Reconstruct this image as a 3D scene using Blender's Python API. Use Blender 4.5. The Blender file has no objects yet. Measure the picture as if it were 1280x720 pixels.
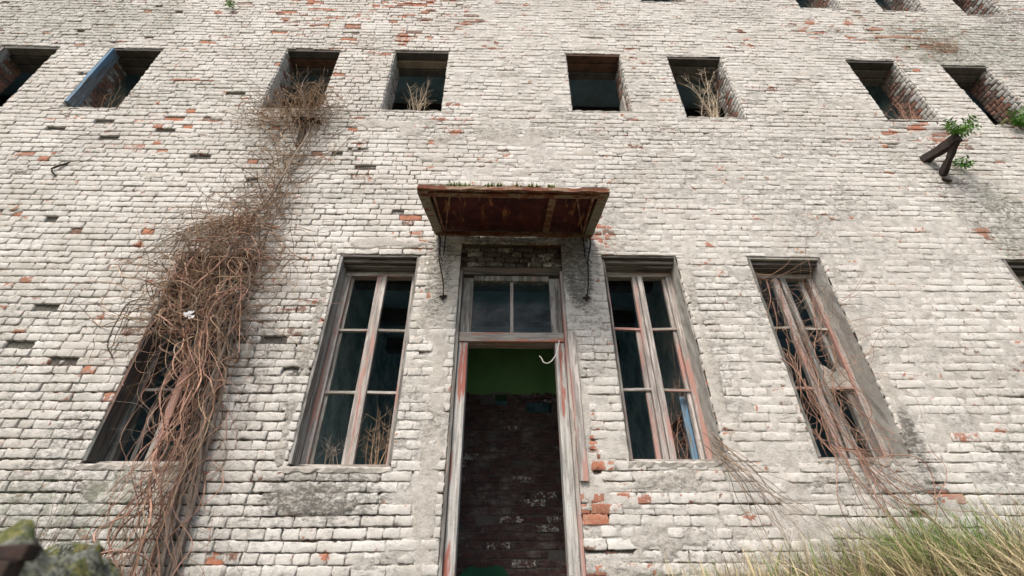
import bpy, math, random
import numpy as np
from mathutils import Matrix, Vector
random.seed(7); RNG = np.random.default_rng(11)
scene = bpy.context.scene
COL = scene.collection
R = math.radians

# ------------------------------------------------------------------ noise
def _hash(ix, iy, s):
    n = (ix.astype(np.int64)*374761393 + iy.astype(np.int64)*668265263 + s*1442695041) & 0xffffffff
    n = ((n ^ (n >> 13))*1274126177) & 0xffffffff
    return ((n ^ (n >> 16)) & 0xffff)/65535.0
def vnoise(x, y, s=0):
    x = np.asarray(x, float); y = np.asarray(y, float)
    ix = np.floor(x); iy = np.floor(y); fx = x-ix; fy = y-iy
    fx = fx*fx*(3-2*fx); fy = fy*fy*(3-2*fy)
    a = _hash(ix, iy, s); b = _hash(ix+1, iy, s); c = _hash(ix, iy+1, s); d = _hash(ix+1, iy+1, s)
    return (a*(1-fx)+b*fx)*(1-fy) + (c*(1-fx)+d*fx)*fy
def fbm(x, y, s=0, o=4):
    t = 0; a = .5; n = 0
    for i in range(o):
        t = t + a*vnoise(np.asarray(x)*2**i, np.asarray(y)*2**i, s+i*17); n += a; a *= .5
    return t/n
def sstep(a, b, x): 
    t = np.clip((x-a)/(b-a), 0, 1); return t*t*(3-2*t)
def blob(x, z, cx, cz, rx, rz, w=.5):
    d = np.sqrt(((x-cx)/rx)**2+((z-cz)/rz)**2) + (fbm(x*3.1+cx, z*3.1, 5)-.5)*w*1.6
    return 1-sstep(.55, 1.15, d)

# ------------------------------------------------------------------ objects
ORG = {}
def link(name, data, parent=None, org=(0,0,0)):
    o = bpy.data.objects.new(name, data); COL.objects.link(o)
    p = ORG[parent.name] if parent else (0,0,0)
    o.location = [org[i]-p[i] for i in range(3)]
    if parent: o.parent = parent
    ORG[o.name] = tuple(org)
    return o
def tag(o, label=None, cat=None, group=None, kind=None):
    if label: o['label'] = label
    if cat: o['category'] = cat
    if group: o['group'] = group
    if kind: o['kind'] = kind
    return o
def np_mesh(name, V, F, mat, parent=None, org=None, col=None, smooth=False):
    V = np.asarray(V, float)
    if org is None: org = (0,0,0)
    me = bpy.data.meshes.new(name)
    V = V-np.array(org)
    if isinstance(F, np.ndarray):
        me.vertices.add(len(V)); me.vertices.foreach_set('co', V.astype(np.float32).ravel())
        k = F.shape[1]
        me.loops.add(F.size); me.loops.foreach_set('vertex_index', F.astype(np.int32).ravel())
        me.polygons.add(len(F)); me.polygons.foreach_set('loop_start', np.arange(0, F.size, k, dtype=np.int32))
        me.polygons.foreach_set('loop_total', np.full(len(F), k, dtype=np.int32))
        me.update(calc_edges=True)
    else:
        me.from_pydata(V.tolist(), [], F)
    if col is not None:
        a = me.color_attributes.new('k', 'FLOAT_COLOR', 'POINT'); a.data.foreach_set('color', np.asarray(col, np.float32).ravel())
    if smooth: me.polygons.foreach_set('use_smooth', np.ones(len(me.polygons), bool))
    me.materials.append(mat)
    return link(name, me, parent, org)
def empty(name, loc, parent=None):
    o = link(name, None, parent, loc); o.empty_display_size = .2; return o

class MB:
    def __init__(s): s.V = []; s.F = []; s.C = []
    def add(s, V, F, c=(1,1,1,1)):
        n = len(s.V); s.V += [tuple(v) for v in V]; s.F += [tuple(i+n for i in f) for f in F]; s.C += [c]*len(V)
        return s
    def box(s, x0, x1, y0, y1, z0, z1, c=(1,1,1,1)):
        V = [(x,y,z) for x in (x0,x1) for y in (y0,y1) for z in (z0,z1)]
        return s.add(V, [(0,1,3,2),(4,6,7,5),(0,4,5,1),(2,3,7,6),(0,2,6,4),(1,5,7,3)], c)
    def bar(s, a, b, w, h, up=(0,0,1), seg=1, jit=0, c=(1,1,1,1)):
        a = Vector(a); b = Vector(b); d = (b-a).normalized(); u = Vector(up)
        r = d.cross(u).normalized(); u = r.cross(d)
        V = []
        for i in range(seg+1):
            p = a.lerp(b, i/seg)
            for sx, sy in ((-1,-1),(1,-1),(1,1),(-1,1)):
                j = Vector([random.uniform(-jit, jit) for _ in range(3)])
                V.append(p + r*(sx*w/2) + u*(sy*h/2) + j)
        F = [(0,3,2,1)] + [(4*seg, 4*seg+1, 4*seg+2, 4*seg+3)]
        for i in range(seg):
            for k in range(4):
                F.append((4*i+k, 4*i+(k+1)%4, 4*i+4+(k+1)%4, 4*i+4+k))
        return s.add(V, F, c)
    def tube(s, P, r0, r1=None, n=5, c=(1,1,1,1)):
        P = np.asarray(P, float); m = len(P); r1 = r0 if r1 is None else r1
        T = np.gradient(P, axis=0); T /= np.linalg.norm(T, axis=1)[:,None]+1e-9
        A = np.cross(T, np.array([.31,.87,.38])); A /= np.linalg.norm(A, axis=1)[:,None]+1e-9
        B = np.cross(T, A); rr = np.linspace(r0, r1, m)[:,None]
        V = []
        for k in range(n):
            t = 2*math.pi*k/n; V.append(P + (A*math.cos(t)+B*math.sin(t))*rr)
        V = np.stack(V, 1).reshape(-1,3)
        F = [(i*n+k, i*n+(k+1)%n, i*n+n+(k+1)%n, i*n+n+k) for i in range(m-1) for k in range(n)]
        F += [tuple(range(n))[::-1], tuple((m-1)*n+k for k in range(n))]
        return s.add(V.tolist(), F, c)
    def build(s, name, mat, parent=None, org=None, bevel=0, smooth=False):
        V = np.array(s.V)
        if org is None:
            lo, hi = V.min(0), V.max(0); org = ((lo[0]+hi[0])/2, (lo[1]+hi[1])/2, lo[2])
        o = np_mesh(name, V, s.F, mat, parent, org, np.array(s.C), smooth)
        if bevel:
            m = o.modifiers.new('bevel', 'BEVEL'); m.width = bevel; m.segments = 2; m.limit_method = 'ANGLE'
        return o

# ------------------------------------------------------------------ materials
class Mat:
    def __init__(s, name, rough=.9):
        s.m = bpy.data.materials.new(name); s.m.use_nodes = True
        s.t = s.m.node_tree; s.n = s.t.nodes; s.b = s.n['Principled BSDF']
        s.b.inputs['Roughness'].default_value = rough; s.b.inputs['Specular IOR Level'].default_value = .25
        s.co = s.n.new('ShaderNodeTexCoord').outputs['Object']
        s.geo = s.n.new('ShaderNodeNewGeometry')
        s.pos = s.geo.outputs['Position']
    def L(s, a, b): s.t.links.new(a, b)
    def _in(s, sock, v):
        if hasattr(v, 'links') or isinstance(v, bpy.types.NodeSocket): s.L(v, sock)
        else: sock.default_value = v
    def scale(s, vec, sc):
        m = s.n.new('ShaderNodeMapping'); s.L(vec, m.inputs['Vector']); m.inputs['Scale'].default_value = sc; return m.outputs[0]
    def noise(s, scale, detail=4, vec=None, rough=.6, dist=0):
        m = s.n.new('ShaderNodeTexNoise'); s.L(vec or s.pos, m.inputs['Vector'])
        m.inputs['Scale'].default_value = scale; m.inputs['Detail'].default_value = detail
        m.inputs['Roughness'].default_value = rough; m.inputs['Distortion'].default_value = dist
        return m.outputs['Fac']
    def ramp(s, f, a, b, v0=0., v1=1.):
        m = s.n.new('ShaderNodeMapRange'); m.interpolation_type = 'SMOOTHSTEP'; s._in(m.inputs[0], f)
        m.inputs[1].default_value = a; m.inputs[2].default_value = b; m.inputs[3].default_value = v0; m.inputs[4].default_value = v1
        return m.outputs[0]
    def math(s, op, a, b=0.):
        m = s.n.new('ShaderNodeMath'); m.operation = op; s._in(m.inputs[0], a); s._in(m.inputs[1], b); return m.outputs[0]
    def mix(s, f, a, b, blend='MIX'):
        m = s.n.new('ShaderNodeMix'); m.data_type = 'RGBA'; m.blend_type = blend
        s._in(m.inputs[0], f)
        for sock, v in ((m.inputs[6], a), (m.inputs[7], b)):
            if isinstance(v, (tuple, list)): sock.default_value = (*v[:3], 1)
            else: s.L(v, sock)
        return m.outputs[2]
    def attr(s):
        a = s.n.new('ShaderNodeAttribute'); a.attribute_name = 'k'
        sp = s.n.new('ShaderNodeSeparateColor'); s.L(a.outputs['Color'], sp.inputs[0])
        return sp.outputs[0], sp.outputs[1], sp.outputs[2], a.outputs['Alpha'], a.outputs['Color']
    def bump(s, h, dist=.003, st=1.):
        b = s.n.new('ShaderNodeBump'); s.L(h, b.inputs['Height']); b.inputs['Distance'].default_value = dist
        b.inputs['Strength'].default_value = st; s.L(b.outputs[0], s.b.inputs['Normal'])
    def done(s, c):
        if isinstance(c, (tuple, list)): s.b.inputs['Base Color'].default_value = (*c[:3], 1)
        else: s.L(c, s.b.inputs['Base Color'])
        return s.m

def brick_material(dark=False):
    # k = (paint cover, per-brick random, grime, green)
    M = Mat('whitewashed_brick', .93)
    pa, rnd, gr, gn, _ = M.attr()
    fine = M.noise(38, 6, rough=.72); mid = M.noise(9, 4); big = M.noise(1.3, 3)
    speck = M.noise(150, 3, rough=.7)
    brick = M.mix(rnd, (.46,.17,.09), (.36,.14,.09))
    brick = M.mix(M.ramp(M.math('FRACT', M.math('MULTIPLY', rnd, 7.)), .62, .8), brick, (.16,.085,.06))
    brick = M.mix(M.ramp(fine, .45, .7), brick, (.44,.29,.22))
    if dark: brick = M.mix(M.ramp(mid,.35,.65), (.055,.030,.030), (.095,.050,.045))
    wash = M.mix(M.ramp(mid, .35, .7), (.67,.635,.58), (.53,.50,.45))
    wash = M.mix(M.ramp(rnd, .0, 1., 0., .55), wash, (.76,.73,.68))
    wash = M.mix(M.ramp(big, .42, .62, 0., .5), wash, (.50,.465,.405))
    # thin worn coat: brick tint comes through in flecks
    wear = M.math('ADD', M.math('MULTIPLY', fine, .75), M.math('MULTIPLY', mid, .35))
    cov = M.ramp(M.math('ADD', M.math('SUBTRACT', pa, 0.5), M.math('MULTIPLY', M.math('SUBTRACT', .55, wear), 1.6)), -.10, .06)
    c = M.mix(cov, brick, wash)
    c = M.mix(M.ramp(fine, .56, .74, 0., .42), c, (.25,.235,.205))
    c = M.mix(M.ramp(speck, .57, .72, 0., .62), c, (.13,.12,.105))
    c = M.mix(M.ramp(M.noise(62, 2), .66, .72, 0., .7), c, (.07,.065,.055))
    blot = M.noise(17, 8, M.scale(M.pos,(1,1,1.9)), .80)
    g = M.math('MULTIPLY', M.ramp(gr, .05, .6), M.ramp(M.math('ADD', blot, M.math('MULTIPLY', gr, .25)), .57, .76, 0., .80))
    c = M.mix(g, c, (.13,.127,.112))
    c = M.mix(M.ramp(M.noise(5, 7, M.scale(M.pos,(1.3,1,6)), .78), .53, .70, 0., .55), c, (.27,.255,.22))
    c = M.mix(M.ramp(M.noise(2.2, 7, M.scale(M.pos,(1,1,1.6)), .8), .50, .68, 0., .45), c, (.33,.32,.285))
    c = M.mix(M.math('MULTIPLY', gn, M.ramp(mid, .35, .65)), c, (.20,.225,.16))
    h = M.math('ADD', M.math('MULTIPLY', fine, 1.), M.math('MULTIPLY', speck, .35))
    M.bump(h, .007, .8)
    return M.done(c)
def mortar_material():
    # k = (whitewash cover, coat greyness, grime, green)
    M = Mat('crumbling_mortar', .96)
    pa, ct, gr, gn, _ = M.attr()
    fine = M.noise(45, 6, rough=.75); mid = M.noise(10, 4); speck = M.noise(160, 3, rough=.7)
    bare = M.mix(M.ramp(fine, .4, .65), (.075,.068,.06), (.17,.15,.125))
    wash = M.mix(M.ramp(mid, .35, .68), (.63,.595,.54), (.46,.43,.385))
    wash = M.mix(M.math('MULTIPLY', ct, .6), wash, M.mix(M.ramp(fine, .35, .65), (.60,.56,.49), (.42,.385,.33)))
    cov = M.ramp(M.math('ADD', M.math('SUBTRACT', pa, .5), M.math('MULTIPLY', M.math('SUBTRACT', .5, fine), 1.2)), -.12, .12)
    c = M.mix(cov, bare, wash)
    c = M.mix(M.ramp(speck, .58, .74, 0., .6), c, (.13,.12,.105))
    blot = M.noise(17, 8, M.scale(M.pos,(1,1,1.9)), .80)
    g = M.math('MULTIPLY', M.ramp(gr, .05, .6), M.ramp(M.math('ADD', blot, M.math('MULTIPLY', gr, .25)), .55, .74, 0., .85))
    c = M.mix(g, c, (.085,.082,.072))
    c = M.mix(M.math('MULTIPLY', gn, M.ramp(mid, .35, .65)), c, (.20,.225,.15))
    M.bump(M.math('ADD', fine, M.math('MULTIPLY', speck, .3)), .012, .9)
    return M.done(c)
def wood_material(name, ax, paint, under, bare, red=.5, wornness=.5):
    sc = [26,26,26]; sc[ax] = 2.2
    M = Mat(name, .8)
    v = M.scale(M.pos, sc)
    grain = M.noise(1.6, 5, v, .7, .3); v2 = M.scale(M.pos, [x*.28 for x in sc]); pat = M.noise(1.5, 4, v2, .65, .4)
    pat2 = M.noise(2.6, 3, M.pos)
    c = M.mix(M.ramp(grain, .35, .65), bare, tuple(x*.5 for x in bare))
    c = M.mix(M.ramp(pat, .66-.3*red, .72-.3*red), c, under)
    c = M.mix(M.ramp(M.math('ADD', M.math('MULTIPLY', pat, .7), M.math('MULTIPLY', grain, .3)), .30+.3*wornness, .36+.3*wornness, 1., 0.), c, M.mix(pat2, paint, tuple(x*.72 for x in paint)))
    c = M.mix(M.ramp(M.noise(60, 3), .58, .75, 0., .55), c, (.10,.09,.075))
    M.bump(grain, .004, .9)
    return M.done(c)
def plain(name, a, b, sc=8, rough=.9, bump=.004, metal=0):
    M = Mat(name, rough); n = M.noise(sc, 5, rough=.7); n2 = M.noise(sc*9, 3)
    c = M.mix(M.ramp(n, .35, .65), a, b); c = M.mix(M.ramp(n2, .55, .8, 0., .4), c, tuple(x*.4 for x in a))
    M.b.inputs['Metallic'].default_value = metal
    M.bump(M.math('ADD', n, M.math('MULTIPLY', n2, .3)), bump, .8)
    return M.done(c)
def strand_material(name, rough=.85):
    M = Mat(name, rough); _,_,_,_, col = M.attr()
    n = M.noise(30, 3); c = M.mix(M.ramp(n, .4, .7, 0., .45), col, (.07,.05,.04)); 
    return M.done(c)
def leaf_material(name):
    M = Mat(name, .6); _,_,_,_, col = M.attr()
    M.b.inputs['Transmission Weight'].default_value = 0
    return M.done(col)
def rust_material():
    M = Mat('rusted_sheet', .75)
    v = M.scale(M.pos, (14, 3, 3)); n = M.noise(1., 5, v, .7, .6); n2 = M.noise(7, 5, rough=.7); n3 = M.noise(55, 3)
    c = M.mix(M.ramp(n2, .35, .62), (.045,.013,.015), (.105,.026,.022))
    c = M.mix(M.ramp(n, .56, .66, 0., .9), c, (.34,.14,.055))
    c = M.mix(M.ramp(n3, .6, .75, 0., .6), c, (.15,.07,.035))
    M.bump(n3, .003, .6)
    return M.done(c)
def rust_edge_material(name, paint, amt):
    M = Mat(name, .8); n = M.noise(5, 5, M.scale(M.pos, (1,3,3)), .7, .4); n2 = M.noise(40, 4)
    c = M.mix(M.ramp(n2, .4, .6), (.20,.065,.03), (.11,.04,.025))
    c = M.mix(M.ramp(M.math('ADD', M.math('MULTIPLY', n, .7), M.math('MULTIPLY', n2, .3)), amt, amt+.08), c, paint)
    M.bump(n2, .003, .7)
    return M.done(c)

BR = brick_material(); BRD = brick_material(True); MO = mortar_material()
W_V = wood_material('peeling_wood_upright', 2, (.66,.60,.55), (.44,.25,.21), (.48,.43,.39), .42, .28)
W_H = wood_material('peeling_wood_crosswise', 0, (.62,.57,.52), (.44,.25,.21), (.40,.36,.31), .40, .36)
DOORW = wood_material('peeling_door_casing', 2, (.68,.70,.67), (.35,.13,.10), (.56,.54,.50), .42, .12)
GREYW = wood_material('weathered_grey_board', 2, (.40,.385,.355), (.30,.24,.20), (.24,.225,.20), .25, .5)
GREYH = wood_material('weathered_grey_headboard', 0, (.24,.22,.20), (.17,.13,.10), (.13,.115,.10), .3, .5)
DARKW = wood_material('damp_dark_board', 2, (.21,.22,.205), (.20,.13,.105), (.13,.13,.12), .3, .4)
BARH = wood_material('peeling_door_crossbar', 0, (.62,.66,.62), (.40,.15,.10), (.42,.39,.34), .45, .30)
DARKH = wood_material('rotten_lintel_timber', 0, (.13,.10,.08), (.20,.09,.055), (.085,.065,.05), .5, .4)
BLUE = wood_material('blue_painted_board', 2, (.17,.30,.43), (.26,.31,.34), (.22,.23,.23), .2, .56)
CONC = plain('stained_concrete', (.20,.185,.165), (.12,.11,.10), 6)
CONC_L = plain('pale_concrete_beam', (.36,.30,.23), (.25,.20,.155), 6)
CONC_D = plain('sooty_concrete', (.12,.105,.095), (.07,.065,.06), 6)
CONC_B = plain('brown_stained_beam', (.16,.085,.055), (.08,.05,.038), 6)
PLAST = plain('grey_render', (.50,.485,.44), (.36,.345,.31), 5)
SILLM = plain('pale_cement_sill', (.46,.43,.38), (.30,.275,.24), 7, bump=.008)
INT = plain('teal_grey_plaster', (.60,.74,.73), (.22,.34,.35), 2.2)  # teal cast of the shaded rooms is put into the plaster colour
INTL = plain('pale_green_grey_plaster', (.80,.86,.82), (.32,.44,.43), 2.4)
SLAB = plain('dark_ceiling_concrete', (.42,.52,.53), (.28,.36,.37), 2.5)
GREEN = plain('green_wall_paint', (.13,.25,.085), (.085,.175,.06), 1.5)
RUST = rust_material(); RUSTE = rust_edge_material('rusted_rim', (.26,.18,.12), .47); RUSTO = rust_edge_material('olive_painted_steel', (.22,.21,.15), .40)
IRON = plain('dark_iron', (.022,.020,.018), (.05,.030,.022), 30, .75)
STRAND = strand_material('dry_vine_bark'); LEAF = leaf_material('leaf_green'); GRASSM = leaf_material('grass_blades')
MOSS = plain('moss', (.07,.10,.02), (.14,.17,.04), 40, .95, .01)
def moss_stone():
    M = Mat('lichen_covered_stone', .95); n = M.noise(11, 5, rough=.7); n2 = M.noise(30, 5, rough=.7); n3 = M.noise(90, 3)
    c = M.mix(M.ramp(n2, .40, .60), (.20,.21,.175), (.035,.038,.03)); c = M.mix(M.ramp(n, .48, .58), c, M.mix(M.ramp(n2,.4,.6), (.17,.16,.045), (.06,.08,.03)))
    c = M.mix(M.ramp(n3, .5, .7, 0., .6), c, (.30,.29,.20)); M.bump(n2, .02, 1.); return M.done(c)
MSTONE = moss_stone()
def soil():
    M = Mat('soil', .97); n = M.noise(3, 6, rough=.7); n2 = M.noise(40, 4)
    c = M.mix(M.ramp(n, .4, .6), (.10,.08,.055), (.07,.075,.035)); c = M.mix(M.ramp(n2, .5, .75, 0., .6), c, (.20,.17,.11)); M.bump(n2, .02, 1.); return M.done(c)
SOIL = soil()
def glass():
    M = Mat('dusty_glass', .12); M.b.inputs['Transmission Weight'].default_value = .0
    M.b.inputs['Specular IOR Level'].default_value = .5
    n = M.noise(6, 4); M.L(M.ramp(n, .35, .7, .10, .26), M.b.inputs['Alpha'])
    M.b.inputs['Base Color'].default_value = (.03,.06,.065,1); return M.m
GLASS = glass()

# ------------------------------------------------------------------ openings (x0, x1, z0, z1)
UP = [(-7.78,-6.90,6.50,8.02),(-6.12,-5.33,6.50,8.02),(-3.44,-2.59,6.56,8.09),(-1.75,-.89,6.56,8.11),
      (.95,1.83,6.62,8.12),(2.57,3.44,6.53,8.09),(5.47,6.28,6.55,8.09),(6.98,7.75,6.47,8.0),(9.85,10.6,6.5,8.0)]
TOP = [(-7.9,-7.05,9.9,11.35),(-6.1,-5.3,9.9,11.35),(-3.4,-2.6,9.95,11.4),(-1.7,-.9,9.95,11.4),(.86,1.70,9.95,11.4),
       (2.45,3.28,9.85,11.35),(5.34,6.15,9.74,11.25),(6.85,7.70,9.70,11.2),(8.36,9.15,9.62,11.1)]
LOW = {'L0':(-3.47,-2.62,1.85,4.05),'L1':(-1.78,-.92,1.83,4.05),'R1':(1.08,1.92,1.88,4.08),'R2':(2.71,3.54,1.90,4.08),'R3':(5.62,6.45,1.90,4.08),'L9':(-6.4,-5.6,1.85,4.05)}
DOOR = (-.47,.645,-.02,4.22)
OPEN = UP+TOP+list(LOW.values())+[DOOR]
X0, X1, Z1, WT = -10.4, 11.6, 12.0, .40

CH=.083
# ------------------------------------------------------------------ regional masks of the facade
def bareness(x, z):
    p = .012 + .10*sstep(.60,.74,fbm(x*.55, z*.9, 31))
    for b in ((-2.2,9.3,3.2,.75,.30),(-1.3,8.35,1.5,.5,.22),(-.95,4.4,.35,.25,.5),(1.08,4.45,.22,.42,.9),(6.3,9.1,1.6,.6,.35),
              (5.9,6.25,.8,.42,.55),(6.8,8.5,.8,.4,.3),(-.8,6.5,.35,.8,.3),(-4.6,6.1,1.6,.6,.10),(.74,1.4,.14,.9,.9)):
        p = np.maximum(p, blob(x,z,*b[:4])*b[4])
    return p
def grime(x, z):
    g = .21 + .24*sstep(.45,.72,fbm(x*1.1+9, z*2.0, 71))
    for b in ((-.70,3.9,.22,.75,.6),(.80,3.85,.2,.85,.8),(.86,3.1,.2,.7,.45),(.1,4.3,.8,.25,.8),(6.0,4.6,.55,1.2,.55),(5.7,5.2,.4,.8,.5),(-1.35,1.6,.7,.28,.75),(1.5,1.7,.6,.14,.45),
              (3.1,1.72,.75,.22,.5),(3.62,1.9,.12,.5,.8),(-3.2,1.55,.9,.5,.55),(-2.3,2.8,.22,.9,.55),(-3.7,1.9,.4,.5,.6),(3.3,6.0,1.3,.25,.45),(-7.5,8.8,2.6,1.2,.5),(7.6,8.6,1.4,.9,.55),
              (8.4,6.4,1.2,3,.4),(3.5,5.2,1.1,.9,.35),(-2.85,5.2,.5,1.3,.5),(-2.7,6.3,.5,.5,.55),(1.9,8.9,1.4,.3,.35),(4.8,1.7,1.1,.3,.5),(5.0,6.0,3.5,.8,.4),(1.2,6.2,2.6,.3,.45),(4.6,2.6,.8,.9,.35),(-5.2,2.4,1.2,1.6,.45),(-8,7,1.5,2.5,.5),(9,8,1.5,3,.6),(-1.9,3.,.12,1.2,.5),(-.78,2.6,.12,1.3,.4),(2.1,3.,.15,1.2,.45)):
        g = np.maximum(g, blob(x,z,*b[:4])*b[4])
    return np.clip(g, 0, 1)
def greenness(x, z):
    g = 0*x
    for b in ((-7.4,8.9,2.4,.8,.35),(-4.5,6.9,1.4,.5,.18),(-3.4,1.2,1.1,.6,.6),(-2.8,.6,2,.5,.6),(7.5,8.7,1.5,1,.4),(6.2,4.2,.6,1.6,.3),(4.6,1.2,1.2,.4,.4),(-5.5,3.4,2,2,.16)):
        g = np.maximum(g, blob(x,z,*b[:4])*b[4])
    return g
def filling(x, z):
    # 0 = joints raked out and dark, 1 = joints choked with whitewash
    k = np.round((z+.35)/CH); hz = np.abs((z+.35)/CH-k) < .28
    side = sstep(-2.6, 1.2, x)
    f = .20 + .42*side + .7*(fbm(x*.9, z*1.3, 3)-.5) + 2.0*(fbm(x*1.9, k*7.31, 44)-.5)*(.45+.6*side) + .5*(fbm(x*9, z*11, 46)-.5)
    f = f + np.where(hz, 0., .10+.30*side)
    for b in ((0,7.4,1.2,3,.35),(2.8,3.6,2.5,2.2,.34),(-.7,2.6,.5,2.4,.3),(5.2,3,2.2,2.4,.22),(-6.3,7.9,1.5,1.2,.2),(-7.6,6.5,1.5,1.5,.15)):
        f = f + blob(x,z,*b[:4])*b[4]
    for b in ((-6,5.9,3.5,1.6,.35),(-4.6,3.2,1.6,2.2,.30),(-4.5,7.1,1.2,.9,.25)):
        f = f - blob(x,z,*b[:4])*b[4]
    return np.clip(f, 0, 1)
def coating(x, z):
    # render smeared over the bricks
    c = 0*x
    for b in ((-.69,3.7,.19,.85,1.),(.82,3.6,.19,.95,1.),(-.60,2.0,.10,2.2,1.),(.72,2.9,.07,1.3,.9),(-1.35,1.58,.55,.14,1.),(-1.35,4.2,.62,.10,1.),(1.5,4.2,.5,.09,.8),(3.1,1.74,.52,.09,1.),(1.5,1.74,.48,.09,1.),
              (.0,6.1,1.7,.20,.8),(-1.5,6.25,.9,.22,.7),(.3,5.35,.9,.16,.5),(6.05,4.9,.20,.9,.6),(5.8,3.9,.2,.6,.5),(1.45,8.27,.55,.08,.9),(6.9,8.25,1.2,.10,.8),(1.99,3.0,.07,1.15,.9),(3.62,3.0,.08,1.15,.9),(2.3,2.9,.25,.5,.40),(-1.86,3.0,.06,1.2,.7),(-3.1,1.7,.5,.12,.8),(1.3,6.5,.7,.07,.7)):
        c = np.maximum(c, blob(x,z,*b[:4],.9)*b[4])
    c = np.maximum(c, sstep(.70,.78,fbm(x*2.3+3, z*5.2, 91))*.8)
    return c

# ------------------------------------------------------------------ brick maker
def bricks_on(rects, O, U, N, paint_fn, grime_fn, green_fn, seed=0, fine=True):
    """rects: list of (u0,u1,v0,v1,yoff,paint,rnd). Returns V,F,C. Plane point = O + u*U + v*Z + n*N (N outward)."""
    rng = np.random.default_rng(seed); O = np.array(O,float); U = np.array(U,float); N = np.array(N,float); Zv = np.array((0,0,1.))
    VV=[]; FF=[]; CC=[]; base=0
    for (u0,u1,v0,v1,yo,pa,rn) in rects:
        w=u1-u0; h=v1-v0
        ku = max(2, int(round(w/.032))) if not (abs(u0)>6.3 and v0<4.3) else 2
        e=min(.007,w*.2); eh=min(.0065,h*.2)
        us=np.concatenate([[u0,u0],np.linspace(u0+e,u1-e,ku+1),[u1,u1]]); vs=np.array([v0,v0,v0+eh,(v0+v1)/2,v1-eh,v1,v1])
        nu=len(us); nv=7
        A,B=np.meshgrid(us,vs,indexing='ij')
        du=np.zeros(nu)+0.; ru=np.minimum(np.arange(nu),nu-1-np.arange(nu)); rv=np.minimum(np.arange(nv),nv-1-np.arange(nv))
        ring=np.minimum(ru[:,None],rv[None,:])
        dep=np.where(ring==0,.045,np.where(ring==1,.0022,0.))
        cu,cv=(u0+u1)/2,(v0+v1)/2
        J=rng.normal(0,1,(3,nu,nv)); J[:,0,:]=J[:,1,:]; J[:,-1,:]=J[:,-2,:]; J[:,:,0]=J[:,:,1]; J[:,:,-1]=J[:,:,-2]
        amp=np.where(ring<=1,.0036,.0022)
        A2=A+J[0]*amp; B2=B+J[1]*amp*.75
        # knocked-off corners
        for (a,b) in ((0,0),(0,1),(1,0),(1,1)):
            if rng.random()<.38:
                k=rng.uniform(.15,.6)
                ia=[0,1] if a==0 else [nu-1,nu-2]; ib=[0,1] if b==0 else [nv-1,nv-2]
                for i in ia:
                    for j in ib:
                        A2[i,j]+= (cu-A2[i,j])*k*min(1,.03/max(w,.03))*1.6; B2[i,j]+=(cv-B2[i,j])*k*.45; dep[i,j]+=.006
        tilt=(A-cu)/max(w,.05)*rng.normal(0,.0022)+(B-cv)/max(h,.03)*rng.normal(0,.0022)
        n=yo-dep+tilt+J[2]*np.where(ring>=1,.0010,0)
        if pa<.35: n=n-np.where(ring>=1,np.abs(J[2])*.003,0)
        P=O+A2[...,None]*U+B2[...,None]*Zv+n[...,None]*N
        VV.append(P.reshape(-1,3))
        i=np.arange(nu-1)[:,None]*nv+np.arange(nv-1)[None,:]
        FF.append((np.stack([i,i+nv,i+nv+1,i+1],-1).reshape(-1,4))+base); base+=nu*nv
        c=np.zeros((nu*nv,4)); c[:,0]=pa-.42*((np.abs(J[1])>1.75)&(ring<=2)).ravel(); c[:,1]=rn; CC.append(c)
    V=np.concatenate(VV); F=np.concatenate(FF); C=np.concatenate(CC)
    C[:,2]=grime_fn(V[:,0],V[:,2],V[:,1]); C[:,3]=green_fn(V[:,0],V[:,2]) if green_fn else 0
    return V,F,C
def cut(rects, holes):
    for (a0,a1,b0,b1) in holes:
        out=[]
        for r in rects:
            u0,u1,v0,v1=r
            if u1<=a0 or u0>=a1 or v1<=b0 or v0>=b1: out.append(r); continue
            if v0<b0-.001: out.append((u0,u1,v0,b0))
            if v1>b1+.001: out.append((u0,u1,b1,v1))
            m0,m1=max(v0,b0),min(v1,b1)
            if u0<a0: out.append((u0,a0,m0,m1))
            if u1>a1: out.append((a1,u1,m0,m1))
        rects=[r for r in out if r[1]-r[0]>.022 and r[3]-r[2]>.016]
    return rects
LEDGES={int(4.25/CH):1, int(9.22/CH):1, int(6.13/CH):1}
rects=[]; course=0; z=-.35
while z<Z1:
    k=int(round(z/CH)); head=(k%2==0)
    if fbm(z*3.3,0.3,8)>.66: head=False
    pitch=.13 if head else .26
    x=X0+(0 if head else .065)+random.uniform(-.02,.02)
    dz=random.uniform(-.002,.002)
    while x<X1:
        p=pitch
        if random.random()<.06: p=.26 if head else .13
        g=random.uniform(.006,.012)
        wob=.006*math.sin(x*1.1+k*.05)+.004*math.sin(x*3.7+k*.7)
        rects.append((x, min(x+p-g,X1), z+wob+dz, z+CH-random.uniform(.007,.0135)+wob+dz))
        x+=p+random.uniform(-.004,.004)
    z+=CH
rects=cut(rects, OPEN)
full=[]
R_=np.array(rects); cx=(R_[:,0]+R_[:,1])/2; cz=(R_[:,2]+R_[:,3])/2
bn=bareness(cx,cz); rr=RNG.random((len(R_),4)); ct=coating(cx,cz)
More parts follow.
